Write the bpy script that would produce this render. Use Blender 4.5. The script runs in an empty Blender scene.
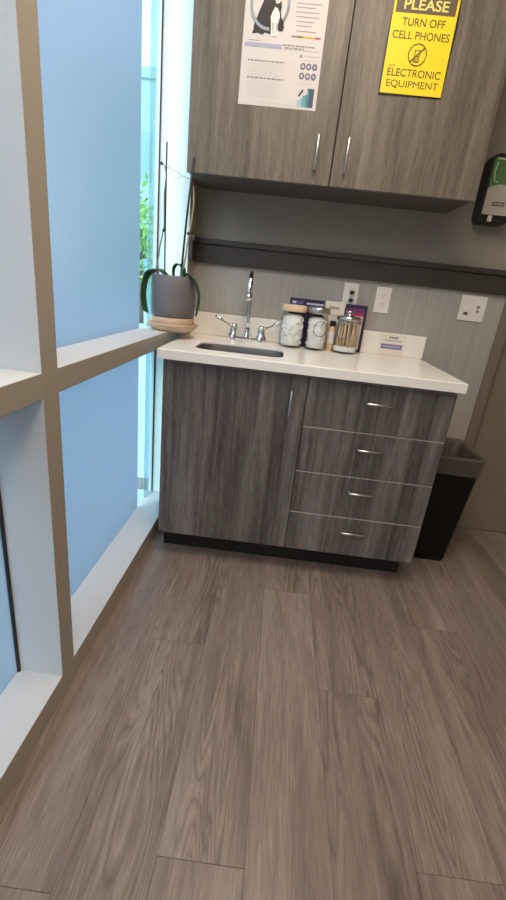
import bpy, bmesh, math, random
from mathutils import Vector, Matrix

S = bpy.context.scene
COL = S.collection
random.seed(7)
PI = math.pi

# ------------------------------------------------------------------ camera
cam_d = bpy.data.cameras.new('camera')
cam = bpy.data.objects.new('camera', cam_d)
COL.objects.link(cam)
yaw, pitch, roll = 0.0320, -0.3614, 0.1103
cyw, syw, cp, sp = math.cos(yaw), math.sin(yaw), math.cos(pitch), math.sin(pitch)
fwd = Vector((-syw * cp, cyw * cp, sp))
rgt = Vector((cyw, syw, 0))
upv = rgt.cross(fwd)
r2 = rgt * math.cos(roll) + upv * math.sin(roll)
u2 = upv * math.cos(roll) - rgt * math.sin(roll)
m = Matrix((r2, u2, -fwd)).transposed().to_4x4()
m.translation = Vector((0.4129, -1.6267, 1.1655))
cam.matrix_world = m
cam_d.sensor_fit = 'VERTICAL'
cam_d.sensor_height = 36.0
cam_d.lens = 36.0 * 434.457 / 900.0
cam_d.clip_start = 0.02
S.camera = cam

# ------------------------------------------------------------------ world, sun, ceiling lights, exposure
S.view_settings.view_transform = 'Standard'
S.view_settings.look = 'None'
S.view_settings.exposure = 0.0
S.view_settings.gamma = 1.0
S.view_settings.use_curve_mapping = False

SKY_STRENGTH = 2.2
SUN_STRENGTH = 4.1
ROOM_LIGHT = 30.0

w = bpy.data.worlds.new('sky')
S.world = w
w.use_nodes = True
nt = w.node_tree
nt.nodes.clear()
wo = nt.nodes.new('ShaderNodeOutputWorld')
bg = nt.nodes.new('ShaderNodeBackground')
tc = nt.nodes.new('ShaderNodeTexCoord')
sx = nt.nodes.new('ShaderNodeSeparateXYZ')
rmp = nt.nodes.new('ShaderNodeValToRGB')
rmp.color_ramp.elements[0].position = 0.0
rmp.color_ramp.elements[0].color = (0.90, 0.96, 1.0, 1)
rmp.color_ramp.elements[1].position = 1.0
rmp.color_ramp.elements[1].color = (0.34, 0.58, 1.0, 1)
nt.links.new(tc.outputs['Generated'], sx.inputs[0])
nt.links.new(sx.outputs['Z'], rmp.inputs[0])
nt.links.new(rmp.outputs[0], bg.inputs[0])
bg.inputs[1].default_value = SKY_STRENGTH
nt.links.new(bg.outputs[0], wo.inputs[0])

sd = bpy.data.lights.new('sun', 'SUN')
sd.energy = SUN_STRENGTH
sd.angle = math.radians(35)
sd.color = (1.0, 0.98, 0.94)
sun = bpy.data.objects.new('sun', sd)
COL.objects.link(sun)
sdir = Vector((0.56, 0.84, -0.50)).normalized()
sun.rotation_euler = sdir.to_track_quat('-Z', 'Y').to_euler()
sun.location = (-4, -4, 6)

CEIL = 2.70
for (lx, ly, pw) in ((0.45, -0.75, ROOM_LIGHT), (0.75, -2.3, ROOM_LIGHT * 0.8)):
    ld = bpy.data.lights.new('ceiling_light', 'AREA')
    ld.shape = 'RECTANGLE'
    ld.size, ld.size_y = 0.6, 1.2
    ld.energy = pw
    ld.color = (1.0, 0.86, 0.70)
    lo = bpy.data.objects.new('ceiling_light', ld)
    lo.location = (lx, ly, CEIL - 0.02)
    COL.objects.link(lo)


# ------------------------------------------------------------------ mesh helpers
class MB:
    """collects shapes into one bmesh, built as one mesh object"""
    def __init__(self, xf=None):
        self.bm = bmesh.new()
        self.xf = xf

    def _fin(self, verts, mi, smooth=False):
        fs = set()
        for v in verts:
            for f in v.link_faces:
                fs.add(f)
        for f in fs:
            f.material_index = mi
            f.smooth = smooth
        return list(fs)

    def box(self, x0, x1, y0, y1, z0, z1, mi=0, bev=0.0, seg=2):
        vs = [self.bm.verts.new(p) for p in ((x0, y0, z0), (x1, y0, z0), (x1, y1, z0), (x0, y1, z0),
                                             (x0, y0, z1), (x1, y0, z1), (x1, y1, z1), (x0, y1, z1))]
        fs = [self.bm.faces.new([vs[i] for i in q]) for q in
              ((3, 2, 1, 0), (4, 5, 6, 7), (0, 1, 5, 4), (1, 2, 6, 5), (2, 3, 7, 6), (3, 0, 4, 7))]
        for f in fs:
            f.material_index = mi
        if bev > 0:
            es = list({e for f in fs for e in f.edges})
            r = bmesh.ops.bevel(self.bm, geom=es, offset=bev, segments=seg, profile=0.5, affect='EDGES', clamp_overlap=True)
            for f in r['faces']:
                f.material_index = mi
        return self

    def prism(self, pts, y0, y1, mi=0, bev=0.0):
        """outline (x, z) counter-clockwise seen from -y, extruded from y0 to y1"""
        a = [self.bm.verts.new((x, y0, z)) for x, z in pts]
        b = [self.bm.verts.new((x, y1, z)) for x, z in pts]
        n = len(pts)
        fs = [self.bm.faces.new(a), self.bm.faces.new(b[::-1])]
        for i in range(n):
            j = (i + 1) % n
            fs.append(self.bm.faces.new((a[j], a[i], b[i], b[j])))
        for f in fs:
            f.material_index = mi
        if bev > 0:
            es = [e for e in fs[0].edges]
            r = bmesh.ops.bevel(self.bm, geom=es, offset=bev, segments=3, profile=0.5, affect='EDGES', clamp_overlap=True)
            for f in r['faces']:
                f.material_index = mi
                f.smooth = True
        return self

    def poly(self, pts3, mi=0):
        f = self.bm.faces.new([self.bm.verts.new(p) for p in pts3])
        f.material_index = mi
        return self

    def flat(self, pts, y, mi=0):
        return self.poly([(x, y, z) for x, z in pts], mi)

    def lathe(self, prof, c, seg=40, mi=0, smooth=True, axis='Z', a0=0.0):
        """prof: (radius, height); closed with fans when radius is 0"""
        rings = []
        for r, h in prof:
            if r <= 1e-6:
                rings.append([self.bm.verts.new((c[0], c[1], c[2] + h))])
            else:
                rings.append([self.bm.verts.new((c[0] + r * math.cos(a0 + 2 * PI * k / seg), c[1] + r * math.sin(a0 + 2 * PI * k / seg), c[2] + h))
                              for k in range(seg)])
        allv = [v for q in rings for v in q]
        for A, B in zip(rings[:-1], rings[1:]):
            for k in range(seg):
                l = (k + 1) % seg
                if len(A) == 1 and len(B) == 1:
                    continue
                if len(A) == 1:
                    f = self.bm.faces.new((A[0], B[l], B[k]))
                elif len(B) == 1:
                    f = self.bm.faces.new((A[k], A[l], B[0]))
                else:
                    f = self.bm.faces.new((A[k], A[l], B[l], B[k]))
                f.material_index = mi
                f.smooth = smooth
        return allv

    def tube(self, pts, r, mi=0, seg=10, closed=False):
        P = [Vector(p) for p in pts]
        R = r if isinstance(r, (list, tuple)) else [r] * len(P)
        n = len(P)
        rings = []
        prev = None
        for i in range(n):
            if closed:
                t = (P[(i + 1) % n] - P[i - 1]).normalized()
            else:
                t = (P[min(i + 1, n - 1)] - P[max(i - 1, 0)]).normalized()
            if prev is None:
                a = Vector((0, 0, 1)) if abs(t.z) < 0.9 else Vector((0, 1, 0))
                nrm = (a - t * a.dot(t)).normalized()
            else:
                nrm = (prev - t * prev.dot(t)).normalized()
            prev = nrm
            b = t.cross(nrm)
            rings.append([self.bm.verts.new(P[i] + (nrm * math.cos(2 * PI * k / seg) + b * math.sin(2 * PI * k / seg)) * R[i]) for k in range(seg)])
        m_ = n if closed else n - 1
        for i in range(m_):
            A, B = rings[i], rings[(i + 1) % n]
            for k in range(seg):
                l = (k + 1) % seg
                f = self.bm.faces.new((A[k], A[l], B[l], B[k]))
                f.material_index = mi
                f.smooth = True
        if not closed:
            for q in (rings[0][::-1], rings[-1]):
                f = self.bm.faces.new(q)
                f.material_index = mi
        return self

    def sphere(self, c, r, mi=0, sc=(1, 1, 1), sub=2):
        mat_ = Matrix.Translation(c) @ Matrix.Diagonal((r * sc[0], r * sc[1], r * sc[2], 1))
        q = bmesh.ops.create_icosphere(self.bm, subdivisions=sub, radius=1.0, matrix=mat_)
        self._fin(q['verts'], mi, True)
        return self

    def text(self, s, x0, x1, z0, z1, y, mi=0, bold=0.0, slant=0.0):
        """letters standing on a surface that faces -y, fitted to the rectangle"""
        cu = bpy.data.curves.new('lettering', 'FONT')
        cu.body = s
        cu.offset = bold
        ob = bpy.data.objects.new('lettering', cu)
        COL.objects.link(ob)
        dg = bpy.context.evaluated_depsgraph_get()
        me = bpy.data.meshes.new_from_object(ob.evaluated_get(dg))
        bpy.data.objects.remove(ob)
        xs = [v.co.x for v in me.vertices]
        ys = [v.co.y for v in me.vertices]
        ax, bx, ay, by = min(xs), max(xs), min(ys), max(ys)
        vm = []
        for v in me.vertices:
            t = (v.co.y - ay) / (by - ay)
            vm.append(self.bm.verts.new((x0 + (v.co.x - ax) / (bx - ax) * (x1 - x0) + slant * (z1 - z0) * t, y, z0 + t * (z1 - z0))))
        for p in me.polygons:
            try:
                f = self.bm.faces.new([vm[i] for i in p.vertices])
                f.material_index = mi
            except ValueError:
                pass
        bpy.data.meshes.remove(me)
        return self

    def ring(self, cx, cz, rx, rz, t, y, mi=0, seg=28, a0=0.0, a1=2 * PI):
        n = seg
        for k in range(n):
            a, b = a0 + (a1 - a0) * k / n, a0 + (a1 - a0) * (k + 1) / n
            q = [(cx + rx * math.cos(a), cz + rz * math.sin(a)), (cx + (rx - t) * math.cos(a), cz + (rz - t) * math.sin(a)),
                 (cx + (rx - t) * math.cos(b), cz + (rz - t) * math.sin(b)), (cx + rx * math.cos(b), cz + rz * math.sin(b))]
            self.flat(q[::-1], y, mi)
        return self

    def disc(self, cx, cz, rx, rz, y, mi=0, seg=24):
        return self.flat([(cx + rx * math.cos(2 * PI * k / seg), cz + rz * math.sin(2 * PI * k / seg)) for k in range(seg)], y, mi)

    def build(self, name, mats, parent=None, normals=False):
        if self.xf:
            for v in self.bm.verts:
                v.co = self.xf(v.co)
        if normals:
            bmesh.ops.recalc_face_normals(self.bm, faces=self.bm.faces[:])
        me = bpy.data.meshes.new(name)
        if parent is not None:
            off = Vector((0, 0, 0))
            q = parent
            while q:
                off += q.location
                q = q.parent
            bmesh.ops.translate(self.bm, verts=self.bm.verts[:], vec=-off)
        self.bm.to_mesh(me)
        self.bm.free()
        for q in (mats if isinstance(mats, (list, tuple)) else [mats]):
            me.materials.append(q)
        o = bpy.data.objects.new(name, me)
        COL.objects.link(o)
        if parent is not None:
            o.parent = parent
        return o


def tag(o, label=None, cat=None, group=None, kind=None):
    if label:
        o['label'] = label
    if cat:
        o['category'] = cat
    if group:
        o['group'] = group
    if kind:
        o['kind'] = kind
    return o


def empty(name, loc, label, cat, group=None):
    o = bpy.data.objects.new(name, None)
    o.empty_display_size = 0.05
    o.location = loc
    COL.objects.link(o)
    return tag(o, label, cat, group)


# ------------------------------------------------------------------ materials
def mat(name, col, rough=0.5, metal=0.0, spec=0.5, **kw):
    M = bpy.data.materials.new(name)
    M.use_nodes = True
    b = M.node_tree.nodes['Principled BSDF']
    b.inputs['Base Color'].default_value = (*col, 1)
    b.inputs['Roughness'].default_value = rough
    b.inputs['Metallic'].default_value = metal
    b.inputs['Specular IOR Level'].default_value = spec
    for k, v in kw.items():
        b.inputs[k].default_value = v
    return M


def N(M, t, **props):
    n = M.node_tree.nodes.new(t)
    for k, v in props.items():
        setattr(n, k, v)
    return n


def L(M, a, b):
    M.node_tree.links.new(a, b)


def srgb(r, g, b):
    f = lambda c: (c / 255 / 12.92) if c / 255 <= 0.04045 else ((c / 255 + 0.055) / 1.055) ** 2.4
    return (f(r), f(g), f(b))


def ramp(M, stops):
    n = N(M, 'ShaderNodeValToRGB')
    e = n.color_ramp.elements
    while len(e) < len(stops):
        e.new(0.5)
    for q, (p, c) in zip(e, stops):
        q.position = p
        q.color = (*c, 1)
    return n


def noise(M, vec, scale, detail=4, rough=0.55, dist=0.0):
    n = N(M, 'ShaderNodeTexNoise')
    n.inputs['Scale'].default_value = scale
    n.inputs['Detail'].default_value = detail
    n.inputs['Roughness'].default_value = rough
    n.inputs['Distortion'].default_value = dist
    L(M, vec, n.inputs['Vector'])
    return n


def mapping(M, src, scale=(1, 1, 1), loc=(0, 0, 0)):
    n = N(M, 'ShaderNodeMapping')
    n.inputs['Scale'].default_value = scale
    n.inputs['Location'].default_value = loc
    L(M, src, n.inputs['Vector'])
    return n.outputs[0]


def mixc(M, fac, a, b, mode='MIX'):
    n = N(M, 'ShaderNodeMix', data_type='RGBA', blend_type=mode)
    for sock, v in ((n.inputs[0], fac), (n.inputs[6], a), (n.inputs[7], b)):
        if isinstance(v, (int, float)):
            sock.default_value = v
        elif isinstance(v, tuple):
            sock.default_value = (*v, 1)
        else:
            L(M, v, sock)
    return n.outputs[2]


def laminate(name, dark, mid, light, off):
    M = mat(name, mid, 0.42, spec=0.35)
    b = M.node_tree.nodes['Principled BSDF']
    tcn = N(M, 'ShaderNodeTexCoord')
    obj = tcn.outputs['Object']
    n1 = noise(M, mapping(M, obj, (42, 42, 1.7), (off, 0, off)), 1.0, 5, 0.6, 0.4)
    n2 = noise(M, mapping(M, obj, (11, 11, 0.7), (off * 2, 0, 3)), 1.0, 3, 0.5, 0.3)
    n3 = noise(M, mapping(M, obj, (260, 260, 26), (0, 0, off)), 1.0, 2, 0.5)
    a = N(M, 'ShaderNodeMath', operation='MULTIPLY_ADD')
    L(M, n1.outputs[0], a.inputs[0]); a.inputs[1].default_value = 0.55
    c = N(M, 'ShaderNodeMath', operation='MULTIPLY')
    L(M, n2.outputs[0], c.inputs[0]); c.inputs[1].default_value = 0.30
    L(M, c.outputs[0], a.inputs[2])
    d = N(M, 'ShaderNodeMath', operation='MULTIPLY_ADD')
    L(M, n3.outputs[0], d.inputs[0]); d.inputs[1].default_value = 0.22
    L(M, a.outputs[0], d.inputs[2])
    r = ramp(M, [(0.40, dark), (0.53, mid), (0.68, light)])
    L(M, d.outputs[0], r.inputs[0])
    L(M, r.outputs[0], b.inputs['Base Color'])
    return M


LAM = laminate('grey_wood_laminate', srgb(72, 65, 62), srgb(104, 96, 91), srgb(138, 129, 122), 1.3)
LAM_UP = laminate('grey_wood_laminate_wall', srgb(86, 77, 68), srgb(112, 102, 91), srgb(136, 126, 113), 4.1)
EDGE = mat('laminate_edge', srgb(190, 180, 170), 0.45)
CARC = mat('cabinet_interior_black', srgb(38, 35, 33), 0.6)
KICK = mat('toe_kick_black', srgb(36, 33, 32), 0.6)
NICKEL = mat('brushed_nickel', (0.72, 0.70, 0.67), 0.28, 1.0)
CHROME = mat('chrome', (0.80, 0.80, 0.80), 0.08, 1.0)
STEEL = mat('sink_steel', (0.30, 0.28, 0.27), 0.4, 1.0)
QUARTZ = mat('white_quartz', srgb(232, 224, 214), 0.22)
q_ = QUARTZ
_tc = N(q_, 'ShaderNodeTexCoord')
_n = noise(q_, _tc.outputs['Object'], 160, 3, 0.6)
_r = ramp(q_, [(0.3, srgb(240, 233, 224)), (0.7, srgb(248, 243, 236))])
L(q_, _n.outputs[0], _r.inputs[0])
L(q_, _r.outputs[0], q_.node_tree.nodes['Principled BSDF'].inputs['Base Color'])

# wall covering with fine vertical streaks
WALL = mat('grey_wall_covering', srgb(168, 162, 154), 0.55, spec=0.3)
_tc = N(WALL, 'ShaderNodeTexCoord')
_n = noise(WALL, mapping(WALL, _tc.outputs['Object'], (150, 150, 1.6)), 1.0, 4, 0.6)
_r = ramp(WALL, [(0.34, srgb(162, 157, 149)), (0.66, srgb(178, 172, 164))])
L(WALL, _n.outputs[0], _r.inputs[0])
L(WALL, _r.outputs[0], WALL.node_tree.nodes['Principled BSDF'].inputs['Base Color'])
PAINT = mat('grey_wall_paint', srgb(146, 137, 126), 0.7, spec=0.25)
SIDEPAINT = mat('room_wall_paint', srgb(176, 164, 148), 0.8, spec=0.2)
CEILM = mat('ceiling_white', srgb(225, 220, 212), 0.9)
RAIL = mat('dark_rail', srgb(58, 52, 48), 0.45)
DOORM = mat('door_taupe', srgb(132, 120, 106), 0.55, spec=0.3)
FRAMEM = mat('door_frame_taupe', srgb(124, 112, 99), 0.55, spec=0.3)
ALU = mat('window_aluminium', srgb(172, 163, 150), 0.5, spec=0.4)
RETURN_LIT = mat('window_return_lit', srgb(206, 205, 204), 0.5, spec=0.4)  # frame tone raised: window glow on the recess faces painted into the colour
WHITEALU = mat('window_return_white', srgb(236, 238, 238), 0.55)
GASKET = mat('black_gasket', (0.012, 0.012, 0.014), 0.6)
STILE = mat('stile_glass_edge', srgb(206, 222, 226), 0.4)
_st = N(STILE, 'ShaderNodeBsdfTransparent'); _st.inputs[0].default_value = (0.78, 0.92, 0.96, 1)
_sm = N(STILE, 'ShaderNodeMixShader'); _sm.inputs[0].default_value = 0.72
_so = [n for n in STILE.node_tree.nodes if n.type == 'OUTPUT_MATERIAL'][0]
L(STILE, STILE.node_tree.nodes['Principled BSDF'].outputs[0], _sm.inputs[1]); L(STILE, _st.outputs[0], _sm.inputs[2]); L(STILE, _sm.outputs[0], _so.inputs[0])


def glass_clear(name, tint, gloss=0.35):
    M = bpy.data.materials.new(name)
    M.use_nodes = True
    M.node_tree.nodes.clear()
    o = N(M, 'ShaderNodeOutputMaterial')
    t = N(M, 'ShaderNodeBsdfTransparent')
    t.inputs[0].default_value = (*tint, 1)
    g = N(M, 'ShaderNodeBsdfGlossy')
    g.inputs['Roughness'].default_value = 0.03
    lw = N(M, 'ShaderNodeLayerWeight')
    lw.inputs[0].default_value = 0.12
    pw_ = N(M, 'ShaderNodeMath', operation='MULTIPLY')
    L(M, lw.outputs['Facing'], pw_.inputs[0])
    pw_.inputs[1].default_value = gloss
    mx = N(M, 'ShaderNodeMixShader')
    L(M, pw_.outputs[0], mx.inputs[0]); L(M, t.outputs[0], mx.inputs[1]); L(M, g.outputs[0], mx.inputs[2])
    L(M, mx.outputs[0], o.inputs[0])
    return M


PANE = glass_clear('window_glass', (0.66, 0.93, 0.95))
JARGLASS = glass_clear('jar_glass', (0.95, 0.96, 0.96))

FILM = bpy.data.materials.new('frosted_film')
FILM.use_nodes = True
FILM.node_tree.nodes.clear()
_o = N(FILM, 'ShaderNodeOutputMaterial')
_t = N(FILM, 'ShaderNodeBsdfTranslucent')
_t.inputs[0].default_value = (0.275, 0.282, 0.345, 1)
_rf = N(FILM, 'ShaderNodeBsdfRefraction')
_rf.inputs['Color'].default_value = (0.36, 0.37, 0.455, 1)
_rf.inputs['Roughness'].default_value = 0.5
_rf.inputs['IOR'].default_value = 1.15
_d = N(FILM, 'ShaderNodeBsdfDiffuse')
_d.inputs[0].default_value = (0.55, 0.60, 0.66, 1)
_m0 = N(FILM, 'ShaderNodeMixShader')
_m0.inputs[0].default_value = 0.6
L(FILM, _t.outputs[0], _m0.inputs[1]); L(FILM, _rf.outputs[0], _m0.inputs[2])
_m = N(FILM, 'ShaderNodeMixShader')
_m.inputs[0].default_value = 0.20
L(FILM, _m0.outputs[0], _m.inputs[1]); L(FILM, _d.outputs[0], _m.inputs[2]); L(FILM, _m.outputs[0], _o.inputs[0])

# plank floor: per-plank attribute shifts the grain
FLOORM = mat('vinyl_planks', srgb(130, 115, 104), 0.34, spec=0.4)
_b = FLOORM.node_tree.nodes['Principled BSDF']
_tc = N(FLOORM, 'ShaderNodeTexCoord')
_at = N(FLOORM, 'ShaderNodeAttribute', attribute_name='plank')
_sc = N(FLOORM, 'ShaderNodeVectorMath', operation='MULTIPLY')
_sc.inputs[1].default_value = (7.0, 13.0, 5.0)
L(FLOORM, _at.outputs['Color'], _sc.inputs[0])
_ad = N(FLOORM, 'ShaderNodeVectorMath', operation='ADD')
L(FLOORM, _tc.outputs['Object'], _ad.inputs[0]); L(FLOORM, _sc.outputs[0], _ad.inputs[1])
_v = _ad.outputs[0]
_big = noise(FLOORM, mapping(FLOORM, _v, (9, 0.9, 1)), 1.0, 3, 0.5, 0.6)
_fine = noise(FLOORM, mapping(FLOORM, _v, (190, 14, 1)), 1.0, 3, 0.6)
_mid = noise(FLOORM, mapping(FLOORM, _v, (40, 3.5, 1)), 1.0, 4, 0.6, 0.5)
# cathedral grain: contour lines of a stretched noise
_cath = noise(FLOORM, mapping(FLOORM, _v, (7.5, 0.75, 1)), 1.0, 2, 0.45, 0.25)
_mu = N(FLOORM, 'ShaderNodeMath', operation='MULTIPLY'); _mu.inputs[1].default_value = 54.0
L(FLOORM, _cath.outputs[0], _mu.inputs[0])
_fr = N(FLOORM, 'ShaderNodeMath', operation='PINGPONG'); _fr.inputs[1].default_value = 1.0
L(FLOORM, _mu.outputs[0], _fr.inputs[0])
_base = ramp(FLOORM, [(0.30, srgb(126, 110, 101)), (0.52, srgb(145, 129, 119)), (0.72, srgb(159, 144, 134))])
L(FLOORM, _big.outputs[0], _base.inputs[0])
_midr = ramp(FLOORM, [(0.30, (0.80, 0.79, 0.78)), (0.52, (1, 1, 1)), (0.75, (1.08, 1.08, 1.08))])
L(FLOORM, _mid.outputs[0], _midr.inputs[0])
_finer = ramp(FLOORM, [(0.28, (0.78, 0.77, 0.76)), (0.52, (1, 1, 1)), (0.74, (1.24, 1.23, 1.22))])
L(FLOORM, _fine.outputs[0], _finer.inputs[0])
_cr = ramp(FLOORM, [(0.0, (0.72, 0.70, 0.69)), (0.40, (0.98, 0.98, 0.98)), (0.8, (1.03, 1.03, 1.03)), (1.0, (1.2, 1.19, 1.18))])
L(FLOORM, _fr.outputs[0], _cr.inputs[0])
_msk = noise(FLOORM, mapping(FLOORM, _v, (5, 0.6, 1), (3, 8, 2)), 1.0, 1, 0.4)
_mr = ramp(FLOORM, [(0.48, (0, 0, 0)), (0.58, (1, 1, 1))])
L(FLOORM, _msk.outputs[0], _mr.inputs[0])
_c1 = mixc(FLOORM, 1.0, _base.outputs[0], _midr.outputs[0], 'MULTIPLY')
_c2 = mixc(FLOORM, 1.0, _c1, _finer.outputs[0], 'MULTIPLY')
_c3 = mixc(FLOORM, _mr.outputs[0], _c2, mixc(FLOORM, 1.0, _c2, _cr.outputs[0], 'MULTIPLY'))
_sep = N(FLOORM, 'ShaderNodeSeparateColor')
L(FLOORM, _at.outputs['Color'], _sep.inputs[0])
_vr = ramp(FLOORM, [(0.0, (0.92, 0.91, 0.90)), (1.0, (1.06, 1.06, 1.06))])
L(FLOORM, _sep.outputs[0], _vr.inputs[0])
_c4 = mixc(FLOORM, 1.0, _c3, _vr.outputs[0], 'MULTIPLY')
L(FLOORM, _c4, _b.inputs['Base Color'])
_bp = N(FLOORM, 'ShaderNodeBump'); _bp.inputs['Strength'].default_value = 0.12; _bp.inputs['Distance'].default_value = 0.002
L(FLOORM, _fine.outputs[0], _bp.inputs['Height']); L(FLOORM, _bp.outputs[0], _b.inputs['Normal'])
SEAM = mat('plank_seam', srgb(98, 85, 76), 0.7)

PAPER = mat('poster_paper', srgb(214, 206, 202), 0.6)
INK = mat('ink_black', srgb(40, 34, 34), 0.6)
INKGREY = mat('ink_grey', srgb(142, 134, 132), 0.6)
INKPALE = mat('ink_pale_grey', srgb(196, 187, 184), 0.6)
INKLILAC = mat('ink_lilac', srgb(168, 166, 190), 0.6)
INKBLUEGREY = mat('ink_blue_grey', srgb(150, 158, 168), 0.6)
INKNAVY = mat('ink_slate', srgb(96, 96, 118), 0.6)
TEAL1 = mat('ink_teal_pale', srgb(160, 190, 198), 0.6)
TEAL2 = mat('ink_teal', srgb(104, 158, 172), 0.6)
TEAL3 = mat('ink_teal_dark', srgb(52, 84, 104), 0.6)
CATWHITE = mat('ink_cat_white', srgb(236, 230, 226), 0.6)
CATGREY = mat('ink_cat_grey', srgb(150, 142, 140), 0.6)
DOGBLACK = mat('ink_dog_black', srgb(38, 30, 30), 0.6)
OLIVE = mat('ink_olive', srgb(110, 124, 60), 0.6)
GOLD = mat('ink_gold', srgb(214, 178, 70), 0.6)
RUST = mat('ink_rust', srgb(170, 80, 70), 0.6)
YELLOW = mat('sign_yellow', srgb(250, 218, 4), 0.45)
SIGNDARK = mat('sign_header_brown', srgb(98, 82, 60), 0.5)
SIGNTEXT = mat('sign_ink', srgb(92, 74, 14), 0.5)
SIGNPALE = mat('sign_pale_yellow', srgb(240, 220, 120), 0.5)
BLACKP = mat('black_plastic', (0.010, 0.010, 0.011), 0.35)
BINBLACK = mat('bin_black', (0.006, 0.006, 0.007), 0.45, spec=0.25)
PLATE = mat('plate_white', srgb(236, 228, 220), 0.35)
SLOT = mat('slot_grey', srgb(96, 88, 82), 0.5)


# ------------------------------------------------------------------ setting: floor, walls, ceiling
YW = 0.581
XR, YR = 2.70, -3.2

f = MB()
f.poly([(-0.35, YR, -0.0015), (XR, YR, -0.0015), (XR, 0.75, -0.0015), (-0.35, 0.75, -0.0015)], 1)
lay = f.bm.loops.layers.color.new('plank')
PWID = 0.19
joints = {0: -1.155, 1: -0.479, 2: -1.07, 3: -0.14, 4: -0.595, 5: -1.03, 6: -0.25, 7: -0.8}
i = -2
while True:
    xa = 0.095 + (i - 1) * PWID
    if xa > XR:
        break
    j0 = joints.get(i, random.uniform(-1.2, 0))
    y = j0 - 1.22 * 3
    while y < 0.75:
        ya, yb_ = max(y, YR), min(y + 1.22, 0.75)
        if yb_ > ya + 0.01:
            g = 0.0006
            xs_, xe_ = max(xa + g, -0.35), min(xa + PWID - g, XR)
            fc = f.bm.faces.new([f.bm.verts.new(p) for p in ((xs_, ya + g, 0), (xe_, ya + g, 0), (xe_, yb_ - g, 0), (xs_, yb_ - g, 0))])
            fc.material_index = 0
            cc = (random.random(), random.random(), random.random(), 1)
            for lp in fc.loops:
                lp[lay] = cc
        y += 1.22
    i += 1
tag(f.build('floor', [FLOORM, SEAM]), kind='structure')

b = MB()
XD0, XD1, ZD = 1.43, 2.44, 2.15
b.box(-0.035, XD0, YW, 0.75, 0, 1.24)              # covering below the rail
b.box(-0.035, XD0, YW, 0.75, 1.24, CEIL, 1)        # paint above
b.box(XD0, XD1, YW, 0.75, ZD, CEIL, 1)
b.box(XD1, XR + 0.1, YW, 0.75, 0, CEIL, 1)
tag(b.build('wall_back', [WALL, PAINT]), kind='structure')

b = MB()
b.box(-0.192, -0.035, 0.45, 0.75, 0, CEIL, 0)
for fc in b.bm.faces:
    if fc.normal.y < -0.5 or fc.calc_center_median().y < 0.46:
        fc.material_index = 1
tag(b.build('wall_stub', [SIDEPAINT, WHITEALU]), kind='structure')
b = MB(); b.box(XR, XR + 0.1, YR, 0.75, 0, CEIL)
tag(b.build('wall_right', SIDEPAINT), kind='structure')
b = MB(); b.box(-0.35, XR + 0.1, YR - 0.1, YR, 0, CEIL)
tag(b.build('wall_rear', SIDEPAINT), kind='structure')
b = MB(); b.box(-0.35, XR + 0.1, YR - 0.1, 0.75, CEIL, CEIL + 0.1)
tag(b.build('ceiling', CEILM), kind='structure')

# door at the right of the back wall
d = MB()
d.box(XD0 + 0.048, XD1 - 0.048, 0.615, 0.66, 0.004, ZD - 0.045, 0, 0.002)
door = tag(d.build('door_1', DOORM), kind='structure')
d = MB()
d.box(XD0, XD0 + 0.045, YW - 0.012, 0.70, 0, ZD, 0, 0.002)
d.box(XD1 - 0.045, XD1, YW - 0.012, 0.70, 0, ZD, 0, 0.002)
d.box(XD0 + 0.045, XD1 - 0.045, YW - 0.012, 0.70, ZD - 0.042, ZD, 0, 0.002)
d.build('door_frame', FRAMEM, door)

# dark crash rail along the back wall and round the stub
t = MB()
t.box(-0.035, 1.43, YW - 0.020, YW, 1.239, 1.318, 0, 0.002)
t.box(-0.035, 1.43, YW - 0.030, YW, 1.318, 1.342, 0, 0.004)
t.box(-0.035, -0.017, 0.45, YW - 0.018, 1.239, 1.318, 0, 0.002)
t.box(-0.035, -0.008, 0.45, YW - 0.028, 1.318, 1.342, 0, 0.004)
tag(t.build('trim_1', RAIL), kind='structure')

# ------------------------------------------------------------------ setting: window wall
XWN = -0.075


def shear(c):
    return Vector((c.x + 0.007 + 0.02 * c.y, c.y, c.z))


GX = -0.202
MULL = [(-0.735, -0.667), (-1.99, -1.92), (YR, YR + 0.06)]
WEND = 0.449
fr = MB(shear)
fr.box(-0.30, XWN, YR, WEND, 0.0, 0.077, 0, 0.0015)
fr.box(-0.30, XWN, YR, WEND, 0.886, 0.943, 0, 0.0015)
fr.box(-0.30, XWN, YR, WEND, 2.62, CEIL, 0, 0.0015)
for a_, c_ in MULL:
    fr.box(-0.285, XWN + 0.0005, a_, c_, 0.0, CEIL, 0, 0.0015)
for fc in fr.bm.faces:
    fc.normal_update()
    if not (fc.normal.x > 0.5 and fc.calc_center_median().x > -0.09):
        fc.material_index = 1  # all but the room-side faces get the painted-in window glow
win = tag(fr.build('window_1', [ALU, RETURN_LIT]), kind='structure')
st = MB(shear)
for z0, z1 in ((0.077, 0.886), (0.943, 2.62)):
    st.box(GX - 0.002, GX + 0.001, 0.358, WEND, z0, z1, 0, 0.001)
    st.box(GX + 0.0012, GX + 0.013, 0.440, WEND, z0, z1, 1, 0.001)
st.build('window_stile', [STILE, WHITEALU], win)
gk = MB(shear)
for (z0, z1) in ((0.077, 0.886), (0.943, 2.62)):
    gk.box(-0.1885, -0.185, WEND - 0.005, WEND + 0.0005, z0, z1)
gk.box(-0.206, -0.196, -0.742, -0.735, 0.077, 0.886)
gk.box(-0.206, -0.196, -0.742, -0.735, 0.943, 2.62)
gk.box(-0.206, -0.200, -0.667, -0.664, 0.943, 0.955)
gk.build('gasket', GASKET, win)
bays = [(-0.667, WEND - 0.001, 0.258), (-1.92, -0.735, -0.735), (YR + 0.06, -1.99, -1.99)]
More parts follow.
